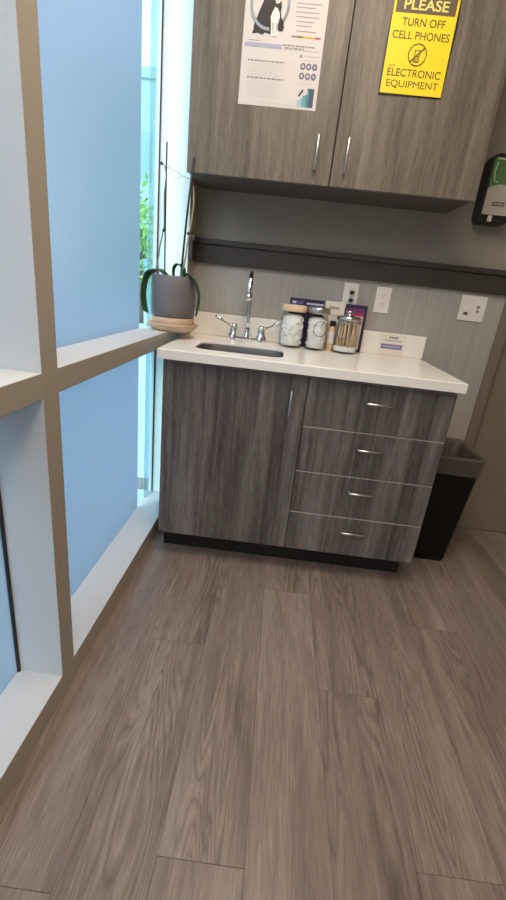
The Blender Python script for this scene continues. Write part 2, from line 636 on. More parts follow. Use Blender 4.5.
for (ya, yb_, ye) in bays:
    for (z0, z1) in ((0.077, 0.886), (0.943, 2.62)):
        p = MB(shear)
        p.poly([(GX - 0.008, ya, z0), (GX - 0.008, yb_, z0), (GX - 0.008, yb_, z1), (GX - 0.008, ya, z1)])
        po = p.build('glass_pane', PANE, win)
        q = MB(shear)
        q.poly([(GX, ya, z0), (GX, ye, z0), (GX, ye, z1), (GX, ya, z1)])
        q.build('frosted_film', FILM, win)

# ------------------------------------------------------------------ outside
g = MB()
g.poly([(-40, -20, -0.12), (-0.30, -20, -0.12), (-0.30, 40, -0.12), (-40, 40, -0.12)])
tag(g.build('ground', mat('outdoor_paving', srgb(206, 212, 208), 0.9)), kind='structure')

bl = empty('office_building', (-7.0, 19.0, -0.12), 'pale aqua building seen through the clear strip of the window', 'building')
bw = mat('building_wall', srgb(150, 182, 178), 0.8)
m_ = MB(); m_.box(-12, -2.6, 16, 22, -0.12, 7.2); m_.build('wall', bw, bl)
m_ = MB(); m_.box(-12.1, -2.5, 15.9, 22.1, 7.2, 7.5); m_.build('roof', bw, bl)
for k in range(5):
    for z in (1.0, 4.2):
        m_ = MB(); x = -11.2 + k * 1.75; m_.box(x, x + 1.1, 15.97, 16.05, z, z + 1.5)
        m_.build('window', mat('building_window', srgb(112, 150, 164), 0.3), bl)

BARK = mat('bark', srgb(110, 90, 74), 0.9)
GREEN = mat('leaf_green', srgb(132, 178, 92), 0.7)


def garden_tree(x0, y0, zc, rad, hh, n, label):
    tr = empty('garden_tree', (x0, y0, -0.12), label, 'tree')
    m_ = MB(); m_.tube([(x0, y0, -0.12), (x0 + 0.02, y0, zc * 0.4), (x0 - 0.01, y0, zc * 0.9)], [0.10, 0.08, 0.05]); m_.build('trunk', BARK, tr)
    m_ = MB()
    for k in range(n):
        a, h, r = random.uniform(0, 2 * PI), random.gauss(zc, hh), abs(random.gauss(0, rad))
        c = Vector((x0 + r * math.cos(a), y0 + r * math.sin(a), max(0.6, h)))
        u = Vector((random.gauss(0, 1), random.gauss(0, 1), random.gauss(0, 1))).normalized() * 0.11
        v = u.orthogonal().normalized() * 0.06
        m_.poly([c - u, c + v, c + u, c - v])
    m_.build('crown', GREEN, tr)


garden_tree(-3.35, 10.2, 1.9, 0.45, 0.55, 420, 'leafy green tree seen through the clear strip beside the frosted film')


# ------------------------------------------------------------------ handles, doors, drawers
def pull(o, x0, z0, x1, z1, y, name='handle', parent=None):
    """slim wire pull standing 30 mm off the surface at y"""
    m_ = MB()
    e = 0.012
    if abs(x1 - x0) > abs(z1 - z0):
        pts = [(x0 + 0.004, y, z0), (x0 + 0.004, y - 0.020, z0), (x0 + 0.010, y - 0.028, z0), (x1 - 0.010, y - 0.028, z1), (x1 - 0.004, y - 0.020, z1), (x1 - 0.004, y, z1)]
    else:
        pts = [(x0, y, z0 + 0.004), (x0, y - 0.020, z0 + 0.004), (x0, y - 0.028, z0 + 0.010), (x1, y - 0.028, z1 - 0.010), (x1, y - 0.020, z1 - 0.004), (x1, y, z1 - 0.004)]
    m_.tube(pts, 0.0036, 0, 10)
    return tag(m_.build(name, NICKEL, parent), 'brushed nickel pull')


def front(m_, x0, x1, y0, y1, z0, z1):
    m_.box(x0, x1, y0, y1, z0, z1, 0, 0.0012, 1)
    for fc in m_.bm.faces:
        fc.normal_update()
        if fc.normal.z > 0.4 and fc.calc_center_median().z > z1 - 0.003:
            fc.material_index = 1
    return m_


XS, XE = 0.541, 1.092
ZB, ZT = 0.120, 0.866
sink_cab = empty('sink_base_cabinet', (0.27, 0.29, 0), 'grey woodgrain base cabinet with one wide door under the sink', 'cabinet')
m_ = MB()
m_.box(-0.016, 0.002, 0.022, 0.56, ZB, 0.876)
m_.box(0.522, 0.540, 0.022, 0.56, ZB, 0.876)
m_.box(0.002, 0.522, 0.022, 0.56, ZB, ZB + 0.018)
m_.box(0.002, 0.522, 0.545, 0.56, ZB + 0.018, 0.876)
m_.build('carcass', CARC, sink_cab)
dm = front(MB(), 0.001, XS - 0.0015, 0.0, 0.020, ZB, ZT).build('door', [LAM, EDGE], sink_cab)
pull(None, 0.482, 0.705, 0.482, 0.812, 0.0, parent=dm)
m_ = MB(); m_.box(-0.012, 0.540, 0.095, 0.113, 0, ZB); m_.build('toe_kick', KICK, sink_cab)
m_ = MB(); m_.box(-0.016, 0.0005, 0.012, 0.0215, ZB, 0.876); m_.build('filler_strip', LAM, sink_cab)

dr_cab = empty('drawer_base_cabinet', (0.816, 0.29, 0), 'grey woodgrain base cabinet with four stacked drawers', 'cabinet')
m_ = MB()
m_.box(0.5405, 0.558, 0.022, 0.56, ZB, 0.876)
m_.box(1.074, 1.092, 0.022, 0.56, ZB, 0.876, 1)
m_.box(0.558, 1.074, 0.022, 0.56, ZB, ZB + 0.018)
m_.box(0.558, 1.074, 0.545, 0.56, ZB + 0.018, 0.876)
m_.build('carcass', [CARC, LAM], dr_cab)
zs = [(0.6765, ZT, 0.797), (0.4875, 0.6735, 0.611), (0.3015, 0.4845, 0.424), (ZB, 0.2985, 0.240)]
for (z0, z1, zh) in zs:
    dw = front(MB(), XS + 0.0015, XE, 0.0, 0.020, z0, z1).build('drawer', [LAM, EDGE], dr_cab)
    pull(None, 0.760, zh, 0.864, zh, 0.0, parent=dw)
m_ = MB(); m_.box(0.5405, 1.075, 0.095, 0.113, 0, ZB); m_.build('toe_kick', KICK, dr_cab)

# ------------------------------------------------------------------ countertop with sink cut-out
X0, X1, Y0, Y1, Z0, Z1 = -0.028, 1.1065, -0.030, YW - 0.001, 0.877, 0.913
SX0, SX1, SY0, SY1, SR = 0.082, 0.436, 0.075, 0.315, 0.055


def rrect(x0, x1, y0, y1, r, n=6):
    out = []
    for (cx, cy, a) in ((x1 - r, y1 - r, 0), (x0 + r, y1 - r, PI / 2), (x0 + r, y0 + r, PI), (x1 - r, y0 + r, 1.5 * PI)):
        for k in range(n + 1):
            t_ = a + PI / 2 * k / n
            out.append((cx + r * math.cos(t_), cy + r * math.sin(t_)))
    return out


m_ = MB()
hole = rrect(SX0, SX1, SY0, SY1, SR)
nh = len(hole)
cxh, cyh = (SX0 + SX1) / 2, (SY0 + SY1) / 2
# outer loop with one point per hole point, pushed to the rectangle around the sink
BX0, BX1 = SX0 - 0.06, SX1 + 0.06
outer = []
per = (nh // 4)
corner = [(BX1, Y1), (BX0, Y1), (BX0, Y0), (BX1, Y0)]
for qn in range(4):
    for k in range(per):
        outer.append(corner[qn])
H = [m_.bm.verts.new((x, y, Z1)) for x, y in hole]
Hb = [m_.bm.verts.new((x, y, Z1 - 0.007)) for x, y in hole]
C_ = [m_.bm.verts.new((x, y, Z1)) for x, y in corner]
for k in range(nh):
    l = (k + 1) % nh
    m_.bm.faces.new((H[l], H[k], Hb[k], Hb[l]))
    qa, qb = k // per, l // per
    if qa == qb:
        m_.bm.faces.new((H[k], C_[qa], H[l])) if True else None
    else:
        m_.bm.faces.new((H[k], C_[qa], C_[qb], H[l]))
e = 0.003
# slabs beside the sink field, front/back/end edges
m_.poly([(BX1, Y0, Z1), (X1, Y0, Z1), (X1, Y1, Z1), (BX1, Y1, Z1)])
m_.poly([(X0, Y0, Z1), (BX0, Y0, Z1), (BX0, Y1, Z1), (X0, Y1, Z1)])
m_.poly([(X0, Y0, Z0), (X1, Y0, Z0), (X1, Y0, Z1), (BX1, Y0, Z1), (BX0, Y0, Z1), (X0, Y0, Z1)])
m_.poly([(X1, Y0, Z0), (X1, Y1, Z0), (X1, Y1, Z1), (X1, Y0, Z1)])
m_.poly([(X0, Y0, Z0), (X0, Y0, Z1), (X0, Y1, Z1), (X0, Y1, Z0)])
m_.poly([(X0, Y0, Z0), (X0, 0.06, Z0), (X1, 0.06, Z0), (X1, Y0, Z0)])
bmesh.ops.remove_doubles(m_.bm, verts=m_.bm.verts[:], dist=1e-5)
bmesh.ops.recalc_face_normals(m_.bm, faces=m_.bm.faces[:])
fe = [ed for ed in m_.bm.edges if all(abs(v.co.y - Y0) < 1e-5 for v in ed.verts) and all(abs(v.co.z - Z1) < 1e-5 for v in ed.verts)]
fe += [ed for ed in m_.bm.edges if all(abs(v.co.x - X1) < 1e-5 for v in ed.verts) and all(abs(v.co.z - Z1) < 1e-5 for v in ed.verts)]
bmesh.ops.bevel(m_.bm, geom=fe, offset=0.003, segments=2, profile=0.5, affect='EDGES')
counter = m_.build('countertop', QUARTZ)
tag(counter, 'white quartz countertop over the grey base cabinets', 'countertop')
m_ = MB(); m_.box(-0.030, 1.113, 0.566, YW - 0.0005, Z1 + 0.0003, 1.018, 0, 0.002)
tag(m_.build('backsplash', QUARTZ), 'low white quartz backsplash behind the faucet and jars', 'backsplash')

# undermount sink
sk = empty('undermount_sink', (cxh, cyh, Z0 - 0.16), 'small stainless steel sink set into the white countertop', 'sink')
m_ = MB()
loops = []
for (ins, z) in ((-0.0015, Z1 - 0.0075), (-0.001, Z1 - 0.010), (0.002, Z0 - 0.03), (0.006, Z0 - 0.12), (0.022, Z0 - 0.15), (0.07, Z0 - 0.155)):
    rr = max(0.02, SR - ins)
    loops.append([m_.bm.verts.new((x, y, z)) for x, y in rrect(SX0 + ins, SX1 - ins, SY0 + ins, SY1 - ins, rr if rr < 0.08 else 0.08)])
for A, B in zip(loops[:-1], loops[1:]):
    for k in range(nh):
        l = (k + 1) % nh
        fc = m_.bm.faces.new((A[k], A[l], B[l], B[k])); fc.smooth = True
m_.bm.faces.new(loops[-1])
m_.build('bowl', STEEL, sk)
m_ = MB(); m_.lathe([(0.038, 0.0), (0.038, 0.003), (0.028, 0.003), (0.022, 0.001), (0, 0.001)], (cxh, cyh + 0.02, Z0 - 0.155), 24)
m_.build('drain', CHROME, sk)

# faucet
fx, fy, fz = 0.255, 0.515, Z1
fa = empty('gooseneck_faucet', (fx, fy, fz), 'chrome gooseneck faucet with two wrist blade handles behind the sink', 'faucet')
m_ = MB(); m_.box(fx - 0.088, fx + 0.088, fy - 0.025, fy + 0.025, fz, fz + 0.016, 0, 0.007, 3)
for s in (-1, 1):
    m_.lathe([(0.027, 0.0), (0.027, 0.018), (0.019, 0.032), (0.017, 0.052)], (fx + s * 0.066, fy, fz), 24)
m_.lathe([(0.022, 0.0), (0.022, 0.020), (0.016, 0.034), (0.014, 0.05), (0.014, 0.056)], (fx, fy, fz), 24)
m_.build('deck_plate', CHROME, fa)
m_ = MB()
pts = [(fx, fy, fz + 0.02), (fx, fy, fz + 0.10), (fx, fy, fz + 0.205)]
for k in range(1, 13):
    a = PI * 1.03 * k / 12
    pts.append((fx, fy - 0.055 + 0.055 * math.cos(a), fz + 0.205 + 0.095 * math.sin(a)))
pts.append((fx, fy - 0.110, fz + 0.200))
m_.tube(pts, [0.0085] * 3 + [0.0088] * 4 + [0.0095] * 4 + [0.0115] * 5, 0, 14)
m_.tube([(fx, fy - 0.1105, fz + 0.214), (fx, fy - 0.1105, fz + 0.186)], 0.013, 0, 16)
m_.build('spout', CHROME, fa)
for s in (-1, 1):
    hx = fx + s * 0.066
    m_ = MB()
    m_.lathe([(0.015, 0.052), (0.018, 0.056), (0.018, 0.068), (0.010, 0.073), (0, 0.074)], (hx, fy, fz), 20)
    m_.tube([(hx, fy, fz + 0.063), (hx + s * 0.028, fy - 0.012, fz + 0.066), (hx + s * 0.052, fy - 0.03, fz + 0.078), (hx + s * 0.075, fy - 0.045, fz + 0.098)],
            [0.007, 0.0065, 0.0085, 0.0095], 0, 12)
    m_.sphere((hx + s * 0.077, fy - 0.046, fz + 0.100), 0.0105, 0, (1, 1, 1.1))
    m_.build('handle', CHROME, fa)

# ------------------------------------------------------------------ wall cabinet
YU, ZU, ZTU = 0.2856, 1.539, 2.45
uc = empty('wall_cabinet', (0.53, 0.43, ZU), 'grey woodgrain wall cabinet with two doors above the counter', 'cabinet')
m_ = MB()
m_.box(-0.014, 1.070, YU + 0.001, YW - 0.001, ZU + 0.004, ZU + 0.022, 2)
m_.box(-0.014, 0.004, YU + 0.001, YW - 0.001, ZU + 0.022, ZTU)
m_.box(1.052, 1.070, YU + 0.001, YW - 0.001, ZU + 0.022, ZTU)
m_.box(0.004, 1.052, YU + 0.001, YW - 0.001, ZTU - 0.018, ZTU)
m_.box(0.004, 1.052, YW - 0.012, YW - 0.001, ZU + 0.022, ZTU - 0.018)
m_.box(0.518, 0.534, YU + 0.001, YU + 0.03, ZU + 0.022, ZTU - 0.018, 1)
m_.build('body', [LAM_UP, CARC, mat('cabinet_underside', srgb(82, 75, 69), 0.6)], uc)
for (x0, x1, hx) in ((-0.015, 0.5245, 0.4645), (0.5285, 1.072, 0.574)):
    dm = front(MB(), x0, x1, YU - 0.020, YU, ZU, ZTU).build('door', [LAM_UP, LAM_UP], uc)
    pull(None, hx, 1.582, hx, 1.698, YU - 0.020, parent=dm)

# ------------------------------------------------------------------ poster
YD = YU - 0.0205
po_mats = [PAPER, INK, INKGREY, INKPALE, INKLILAC, INKBLUEGREY, INKNAVY, TEAL1, TEAL2, TEAL3, CATWHITE, CATGREY, DOGBLACK, OLIVE, GOLD, RUST]
m_ = MB()
m_.box(0.161, 0.440, YD - 0.0006, YD, 1.766, 2.198)
y1, y2, y3, y4 = YD - 0.0010, YD - 0.0014, YD - 0.0018, YD - 0.0022
m_.ring(0.245, 2.050, 0.068, 0.072, 0.010, y1, 5)
m_.flat([(0.191, 1.9671), (0.1951, 1.9775), (0.1955, 1.9895), (0.2021, 2.0071), (0.2075, 2.0205), (0.2141, 2.0366), (0.2235, 2.0578), (0.222, 2.085), (0.228, 2.108), (0.24, 2.118), (0.256, 2.112),
         (0.2615, 2.0605), (0.2644, 2.0504), (0.2593, 2.0372), (0.2515, 2.0185), (0.2533, 1.995), (0.2575, 1.9821), (0.2669, 1.9748), (0.2522, 1.9697), (0.2348, 1.9724), (0.2322, 1.9656), (0.22, 1.9673), (0.2111, 1.9707), (0.2011, 1.9686)], y2, 12)
m_.flat([(0.2608, 2.0527), (0.2646, 2.0491), (0.2743, 2.0516), (0.2817, 2.0593), (0.2853, 2.0442), (0.2836, 2.0311), (0.2872, 2.0158), (0.2955, 2.0033), (0.2992, 1.9877), (0.2935, 1.9794), (0.2797, 1.981), (0.2747, 1.9939), (0.2799, 2.0205), (0.2723, 2.0407), (0.2639, 2.0414)], y3, 12)
m_.flat([(0.264, 2.0401), (0.2725, 2.0394), (0.2789, 2.0282), (0.282, 2.0167), (0.2774, 1.9994), (0.276, 1.9834), (0.2804, 1.9757), (0.2764, 1.9661), (0.2597, 1.9636), (0.2551, 1.9739), (0.2543, 1.9951), (0.2508, 2.0158), (0.2553, 2.0291)], y4, 10)
m_.ring(0.245, 2.050, 0.068, 0.072, 0.009, y4 - 0.0003, 5, 20, PI * 1.12, PI * 1.52)
m_.flat([(0.2893, 1.992), (0.2965, 2.004), (0.309, 2.027), (0.312, 2.045), (0.307, 2.050), (0.302, 2.028), (0.291, 2.011)], y3, 2)
m_.flat([(0.228, 1.966), (0.24, 1.966), (0.236, 1.972)], y4, 10)
y5 = y4 - 0.0003
m_.flat([(0.262, 2.053), (0.2648, 2.040), (0.270, 2.044), (0.2765, 2.041), (0.2825, 2.059), (0.2745, 2.0515), (0.268, 2.0505)], y5, 12)
m_.disc(0.2665, 2.034, 0.0013, 0.0017, y5, 13, 10)
m_.disc(0.2745, 2.034, 0.0013, 0.0017, y5, 13, 10)
m_.flat([(0.2695, 2.0275), (0.2715, 2.0275), (0.2705, 2.0255)][::-1], y5, 15)
m_.flat([(0.258, 2.000), (0.262, 1.972), (0.2645, 1.972), (0.262, 2.002)], y5, 11)
m_.flat([(0.272, 2.000), (0.2715, 1.972), (0.2735, 1.972), (0.2755, 1.998)], y5, 11)
for (xa, xb, z) in ((0.334, 0.419, 2.058), (0.334, 0.399, 2.0475), (0.335, 0.413, 2.0352), (0.3365, 0.414, 2.0231), (0.338, 0.401, 2.0103), (0.340, 0.392, 1.9992), (0.342, 0.409, 1.985)):
    m_.flat([(xa, z - 0.001), (xb, z - 0.001), (xb, z + 0.001), (xa, z + 0.001)], y1, 2)
for k, mi in enumerate((2, 13, 14, 14, 15)):
    xa = 0.3275 + k * 0.02
    m_.flat([(xa, 1.967), (xa + 0.02, 1.967), (xa + 0.02, 1.972), (xa, 1.972)], y1, mi)
m_.flat([(0.1688, 1.932), (0.298, 1.932), (0.298, 1.944), (0.1688, 1.944)], y1, 4)
m_.flat([(0.179, 1.9495), (0.221, 1.9495), (0.221, 1.9515), (0.179, 1.9515)], y1, 2)


def scribble(m_, xa, xb, z, h, y, mi):
    """a row of small blocks: print too small to read"""
    x = xa
    while x < xb - 0.002:
        wd = random.uniform(0.006, 0.016)
        m_.flat([(x, z), (min(x + wd, xb), z), (min(x + wd, xb), z + h), (x, z + h)], y, mi)
        x += wd + 0.003


scribble(m_, 0.300, 0.415, 1.942, 0.004, y1, 2)
scribble(m_, 0.307, 0.375, 1.935, 0.004, y1, 2)
m_.flat([(0.305, 1.932), (0.43, 1.932), (0.43, 1.9327), (0.305, 1.9327)], y1, 2)
m_.flat([(0.362, 1.922), (0.366, 1.922), (0.367, 1.916), (0.368, 1.922), (0.373, 1.922), (0.371, 1.913), (0.364, 1.913)], y1, 2)
m_.flat([(0.378, 1.917), (0.430, 1.917), (0.430, 1.9195), (0.378, 1.9195)], y1, 3)
scribble(m_, 0.184, 0.312, 1.893, 0.0042, y1, 2)
scribble(m_, 0.186, 0.318, 1.8445, 0.0042, y1, 2)
for z0, nl in ((1.884, 5), (1.836, 7)):
    for k in range(nl):
        m_.flat([(0.188, z0 - k * 0.0072), (0.188 + random.uniform(0.085, 0.125), z0 - k * 0.0072), (0.30, z0 - k * 0.0072 + 0.0012), (0.188, z0 - k * 0.0072 + 0.0012)], y1, 3)
for k in range(3):
    for z, x in ((1.890, 0.378 + k * 0.0206), (1.863, 0.3775 + k * 0.0207)):
        m_.disc(x, z, 0.0092, 0.0098, y1, 6)
        m_.disc(x, z, 0.0046, 0.0056, y2, 3 if k != 2 else 4)
m_.flat([(0.372, 1.905), (0.415, 1.905), (0.415, 1.9065), (0.372, 1.9065)], y1, 3)
m_.flat([(0.374, 1.8405), (0.416, 1.8405), (0.416, 1.842), (0.374, 1.842)], y1, 3)
m_.flat([(0.371, 1.774), (0.404, 1.774), (0.404, 1.809), (0.371, 1.793)], y1, 7)
m_.flat([(0.388, 1.774), (0.406, 1.774), (0.406, 1.812), (0.388, 1.806)], y2, 8)
m_.flat([(0.404, 1.774), (0.428, 1.774), (0.428, 1.829), (0.404, 1.829)], y1, 9)
m_.flat([(0.404, 1.774), (0.410, 1.774), (0.410, 1.826), (0.404, 1.820)], y2, 8)
m_.flat([(0.372, 1.806), (0.377, 1.803), (0.390, 1.821), (0.387, 1.827)], y2, 1)
scribble(m_, 0.234, 0.359, 1.7755, 0.0018, y1, 3)
tag(m_.build('animal_care_poster', po_mats), 'white printed poster with a dog and cat on the left wall cabinet door', 'poster')

# ------------------------------------------------------------------ yellow sign
sg = empty('cell_phone_sign', (0.762, YD, 1.836), 'yellow sign asking to turn off cell phones taped to the right wall cabinet door', 'sign')
m_ = MB(); m_.prism([(0.650, 1.8335), (0.868, 1.8365), (0.871, 1.95), (0.8745, 2.03), (0.870, 2.11), (0.655, 2.11), (0.6485, 1.99)], YD - 0.003, YD - 0.0001)
tag(m_.build('backing_board', BLACKP, sg), 'black backing board')
m_ = MB()
m_.box(0.6545, 0.8665, YD - 0.0045, YD - 0.0031, 1.8380, 2.117)
y1, y2 = YD - 0.0050, YD - 0.0054
m_.flat([(0.6620, 2.057), (0.8590, 2.057), (0.8590, 2.110), (0.6620, 2.110)], y1, 1)
m_.text('PLEASE', 0.688, 0.834, 2.0655, 2.094, y2, 3, 0.018)
m_.text('TURN OFF', 0.690, 0.833, 2.0235, 2.0450, y1, 2, 0.008)
m_.text('CELL PHONES', 0.6655, 0.8555, 1.989, 2.0105, y1, 2, 0.005)
m_.ring(0.760, 1.949, 0.0315, 0.0315, 0.0032, y2, 2)
m_.box(0.750, 0.768, y1 - 0.0001, y1 + 0.0005, 1.928, 1.962, 2)
m_.box(0.753, 0.765, y2 - 0.0001, y2 + 0.0003, 1.946, 1.959, 0)
for k in range(3):
    for j in range(3):
        m_.flat([(0.7532 + j * 0.0043, 1.931 + k * 0.0045), (0.7562 + j * 0.0043, 1.931 + k * 0.0045), (0.7562 + j * 0.0043, 1.934 + k * 0.0045), (0.7532 + j * 0.0043, 1.934 + k * 0.0045)], y2, 0)
m_.flat([(0.7365, 1.9295), (0.7395, 1.9265), (0.7835, 1.9685), (0.7805, 1.9715)], y2 - 0.0003, 2)
m_.text('and', 0.671, 0.690, 1.9125, 1.9205, y1, 2)
m_.text('ELECTRONIC', 0.669, 0.851, 1.8870, 1.9085, y1, 2, 0.005)
m_.text('EQUIPMENT', 0.6715, 0.850, 1.8535, 1.8765, y1, 2)
m_.build('sign_face', [YELLOW, SIGNDARK, SIGNTEXT, SIGNPALE], sg)


# ------------------------------------------------------------------ wall plates
def plate(name, cx, cz, wd, hh, label, cat, extra):
    r = empty(name, (cx, YW, cz), label, cat)
    m_ = MB(); m_.box(cx - wd / 2, cx + wd / 2, YW - 0.006, YW - 0.0002, cz - hh / 2, cz + hh / 2, 0, 0.0025, 2)
    m_.build('cover_plate', PLATE, r)
    extra(r, cx, cz)
    return r


def jacks(r, cx, cz):
    for dz in (0.017, -0.017):
        m_ = MB()
        v = m_.lathe([(0.0, 0.0), (0.009, 0.0), (0.009, 0.018), (0.007, 0.021), (0.0, 0.021)], (0, 0, 0), 18)
        for q in v:
            q.co = Vector((cx + 0.003 + q.co.x, YW - 0.006 - q.co.z, cz + dz + q.co.y))
        m_.box(cx + 0.010, cx + 0.019, YW - 0.011, YW - 0.006, cz + dz - 0.006, cz + dz + 0.006, 1, 0.001)
        m_.build('jack', [BLACKP, INKLILAC], r)


def duplex(r, cx, cz):
    for dz in (0.020, -0.020):
        m_ = MB()
        m_.prism([(cx - 0.013, cz + dz - 0.014), (cx + 0.013, cz + dz - 0.014), (cx + 0.017, cz + dz - 0.006), (cx + 0.017, cz + dz + 0.006), (cx + 0.013, cz + dz + 0.014), (cx - 0.013, cz + dz + 0.014), (cx - 0.017, cz + dz + 0.006), (cx - 0.017, cz + dz - 0.006)], YW - 0.0075, YW - 0.006)
        for s in (-0.006, 0.006):
            m_.box(cx + s - 0.001, cx + s + 0.001, YW - 0.0079, YW - 0.0074, cz + dz - 0.001, cz + dz + 0.007, 1)
        m_.box(cx - 0.002, cx + 0.002, YW - 0.0079, YW - 0.0074, cz + dz - 0.010, cz + dz - 0.006, 1)
        m_.build('socket', [PLATE, SLOT], r)
    m_ = MB(); m_.box(cx - 0.002, cx + 0.002, YW - 0.0072, YW - 0.006, cz - 0.002, cz + 0.002, 0, 0.0006); m_.build('screw', NICKEL, r)


def switches(r, cx, cz):
    m_ = MB()
    m_.box(cx - 0.042, cx - 0.008, YW - 0.0085, YW - 0.006, cz - 0.033, cz + 0.033, 0, 0.0015)
    m_.box(cx - 0.038, cx - 0.018, YW - 0.0095, YW - 0.0084, cz - 0.030, cz - 0.017, 1, 0.0008)
    m_.build('rocker', [PLATE, SLOT], r)
    m_ = MB()
    m_.box(cx + 0.019, cx + 0.030, YW - 0.0075, YW - 0.006, cz - 0.014, cz + 0.014, 1, 0.0005)
    m_.box(cx + 0.0205, cx + 0.0285, YW - 0.018, YW - 0.007, cz - 0.008, cz + 0.004, 0, 0.0015)
    m_.build('toggle', [PLATE, SLOT], r)


plate('data_outlet', 0.719, 1.163, 0.070, 0.114, 'white wall plate with two black jacks above the jars', 'wall outlet', jacks)
plate('power_outlet', 0.872, 1.161, 0.070, 0.114, 'white duplex power outlet right of the plate with black jacks', 'wall outlet', duplex)
plate('light_switch', 1.291, 1.167, 0.117, 0.114, 'wide white double light switch plate on the wall right of the counter', 'light switch', switches)

# card on the backsplash
m_ = MB()
YB = 0.566
m_.box(0.893, 1.017, YB - 0.0012, YB - 0.0001, 0.9145, 1.012)
m_.box(0.905, 1.005, YB - 0.0020, YB - 0.0013, 0.944, 0.966, 1)
m_.box(0.911, 0.999, YB - 0.0024, YB - 0.0021, 0.949, 0.961, 2)
x = 0.936
for wd in (0.010, 0.008, 0.009, 0.010):
    m_.box(x, x + wd, YB - 0.0018, YB - 0.0013, 0.993, 1.002, 3); x += wd + 0.002
x = 0.918
for wd in (0.012, 0.018, 0.009, 0.016, 0.012):
    m_.box(x, x + wd, YB - 0.0018, YB - 0.0013, 0.980, 0.986, 4); x += wd + 0.003
tag(m_.build('label_card', [mat('card_cream', srgb(232, 222, 210), 0.6), mat('card_purple', srgb(104, 94, 140), 0.6), mat('card_lilac', srgb(166, 158, 196), 0.6), INKGREY, INKLILAC]),
    'small cream card with a purple bar on the backsplash', 'card')

# ------------------------------------------------------------------ jars and boxes on the counter
ZC = Z1 + 0.0005


def jar(name, cx, cy, r, h, label, lidkind, mats):
    e_ = empty(name, (cx, cy, ZC), label, 'jar')
    m_ = MB()
    prof = [(0, 0.0), (r * 0.93, 0.0), (r, 0.006), (r, h * 0.80), (r * 0.97, h * 0.86), (r * 0.86, h * 0.91), (r * 0.86, h),
            (r * 0.82, h), (r * 0.82, h * 0.90), (r * 0.93, h * 0.85), (r * 0.955, h * 0.79), (r * 0.955, 0.008), (0, 0.008)]
    m_.lathe(prof, (cx, cy, ZC), 40)
    m_.build('glass_body', JARGLASS, e_)
    m_ = MB()
    if lidkind == 'flat':
        m_.lathe([(0, h + 0.0005), (r * 0.98, h - 0.004), (r * 1.0, h), (r * 1.0, h + 0.020), (r * 0.96, h + 0.024), (0, h + 0.024)], (cx, cy, ZC), 40)
    else:
        m_.lathe([(0, h + 0.0005), (r * 0.97, h - 0.004), (r * 0.99, h), (r * 0.99, h + 0.010), (r * 0.9, h + 0.014), (r * 0.35, h + 0.016), (r * 0.22, h + 0.020), (r * 0.34, h + 0.030), (r * 0.30, h + 0.038), (0, h + 0.040)], (cx, cy, ZC), 40)
    m_.build('lid', mats, e_)
    return e_


CREAM = mat('lid_cream', srgb(226, 200, 164), 0.5)
LIDMETAL = mat('lid_metal', (0.62, 0.58, 0.54), 0.25, 1.0)
COTTON = mat('cotton_white', srgb(244, 241, 238), 0.95)
GAUZE = mat('gauze_cream', srgb(240, 228, 214), 0.95)
j1 = jar('cotton_jar', 0.463, 0.460, 0.056, 0.163, 'glass jar of white cotton with a flat cream lid, nearest the faucet', 'flat', CREAM)
j2 = jar('gauze_jar', 0.577, 0.455, 0.050, 0.164, 'glass jar with metal lid and white gauze, between cream lidded jar and stick jar', 'flat', LIDMETAL)
j3 = jar('swab_jar', 0.716, 0.463, 0.058, 0.150, 'glass jar with knobbed metal lid holding pale wooden swab sticks', 'knob', LIDMETAL)


def fill(cx, cy, r, z0, z1, n, rb):
    m_ = MB()
    m_.lathe([(0, z0), (r * 0.80, z0), (r * 0.86, z0 + 0.01), (r * 0.86, z1 - 0.015), (r * 0.55, z1 - 0.006), (0, z1 - 0.004)], (cx, cy, ZC), 24)
    k = 0
    while k < n:
        a = random.uniform(0, 2 * PI)
        z = random.uniform(z0 + rb, z1 - rb)
        m_.sphere((cx + (r - rb) * math.cos(a), cy + (r - rb) * math.sin(a), ZC + z), rb * random.uniform(0.75, 0.98), 0, (1, 1, 0.8), 2)
        k += 1
    return m_


tag(fill(0.463, 0.460, 0.0525, 0.009, 0.152, 80, 0.014).build('cotton_balls', COTTON), 'white cotton packed inside the cream lidded jar', 'cotton', kind='stuff')
tag(fill(0.577, 0.455, 0.0465, 0.009, 0.150, 56, 0.012).build('gauze_pads', COTTON), 'white gauze filling the middle jar', 'gauze', kind='stuff')
m_ = MB(); m_.lathe([(0, 0.0085), (0.050, 0.0085), (0.0515, 0.012), (0.0515, 0.026), (0.045, 0.030), (0, 0.030)], (0.716, 0.463, ZC), 28)
tag(m_.build('cotton_pad', COTTON), 'round white cotton layer at the bottom of the swab jar', 'cotton')
WOODS = [mat('stick_wood', srgb(236, 208, 170), 0.7), mat('stick_tan', srgb(196, 158, 112), 0.7)]
m_ = MB()
m_.tube([(0, 0, 0), (0, 0, 0.105)], 0.0028, 0, 8)
m_.sphere((0, 0, 0.105), 0.0048, 1, (1, 1, 1.6), 1)
stk = m_.build('swab_stick', [WOODS[0], COTTON])
tag(stk, 'thin wooden cotton tipped swab standing in the knob lidded jar', 'swab', 'swabs in the jar')
first = True
for ring_r, n in ((0.040, 16), (0.026, 9), (0.010, 4)):
    for k in range(n):
        o = stk if first else stk.copy()
        if not first:
            COL.objects.link(o)
        first = False
        a = 2 * PI * (k + 0.35 * random.random()) / n
        o.location = (0.716 + ring_r * math.cos(a), 0.463 + ring_r * math.sin(a), ZC + 0.0305)
        o.rotation_euler = (random.uniform(-0.05, 0.05), random.uniform(-0.05, 0.05), 0)

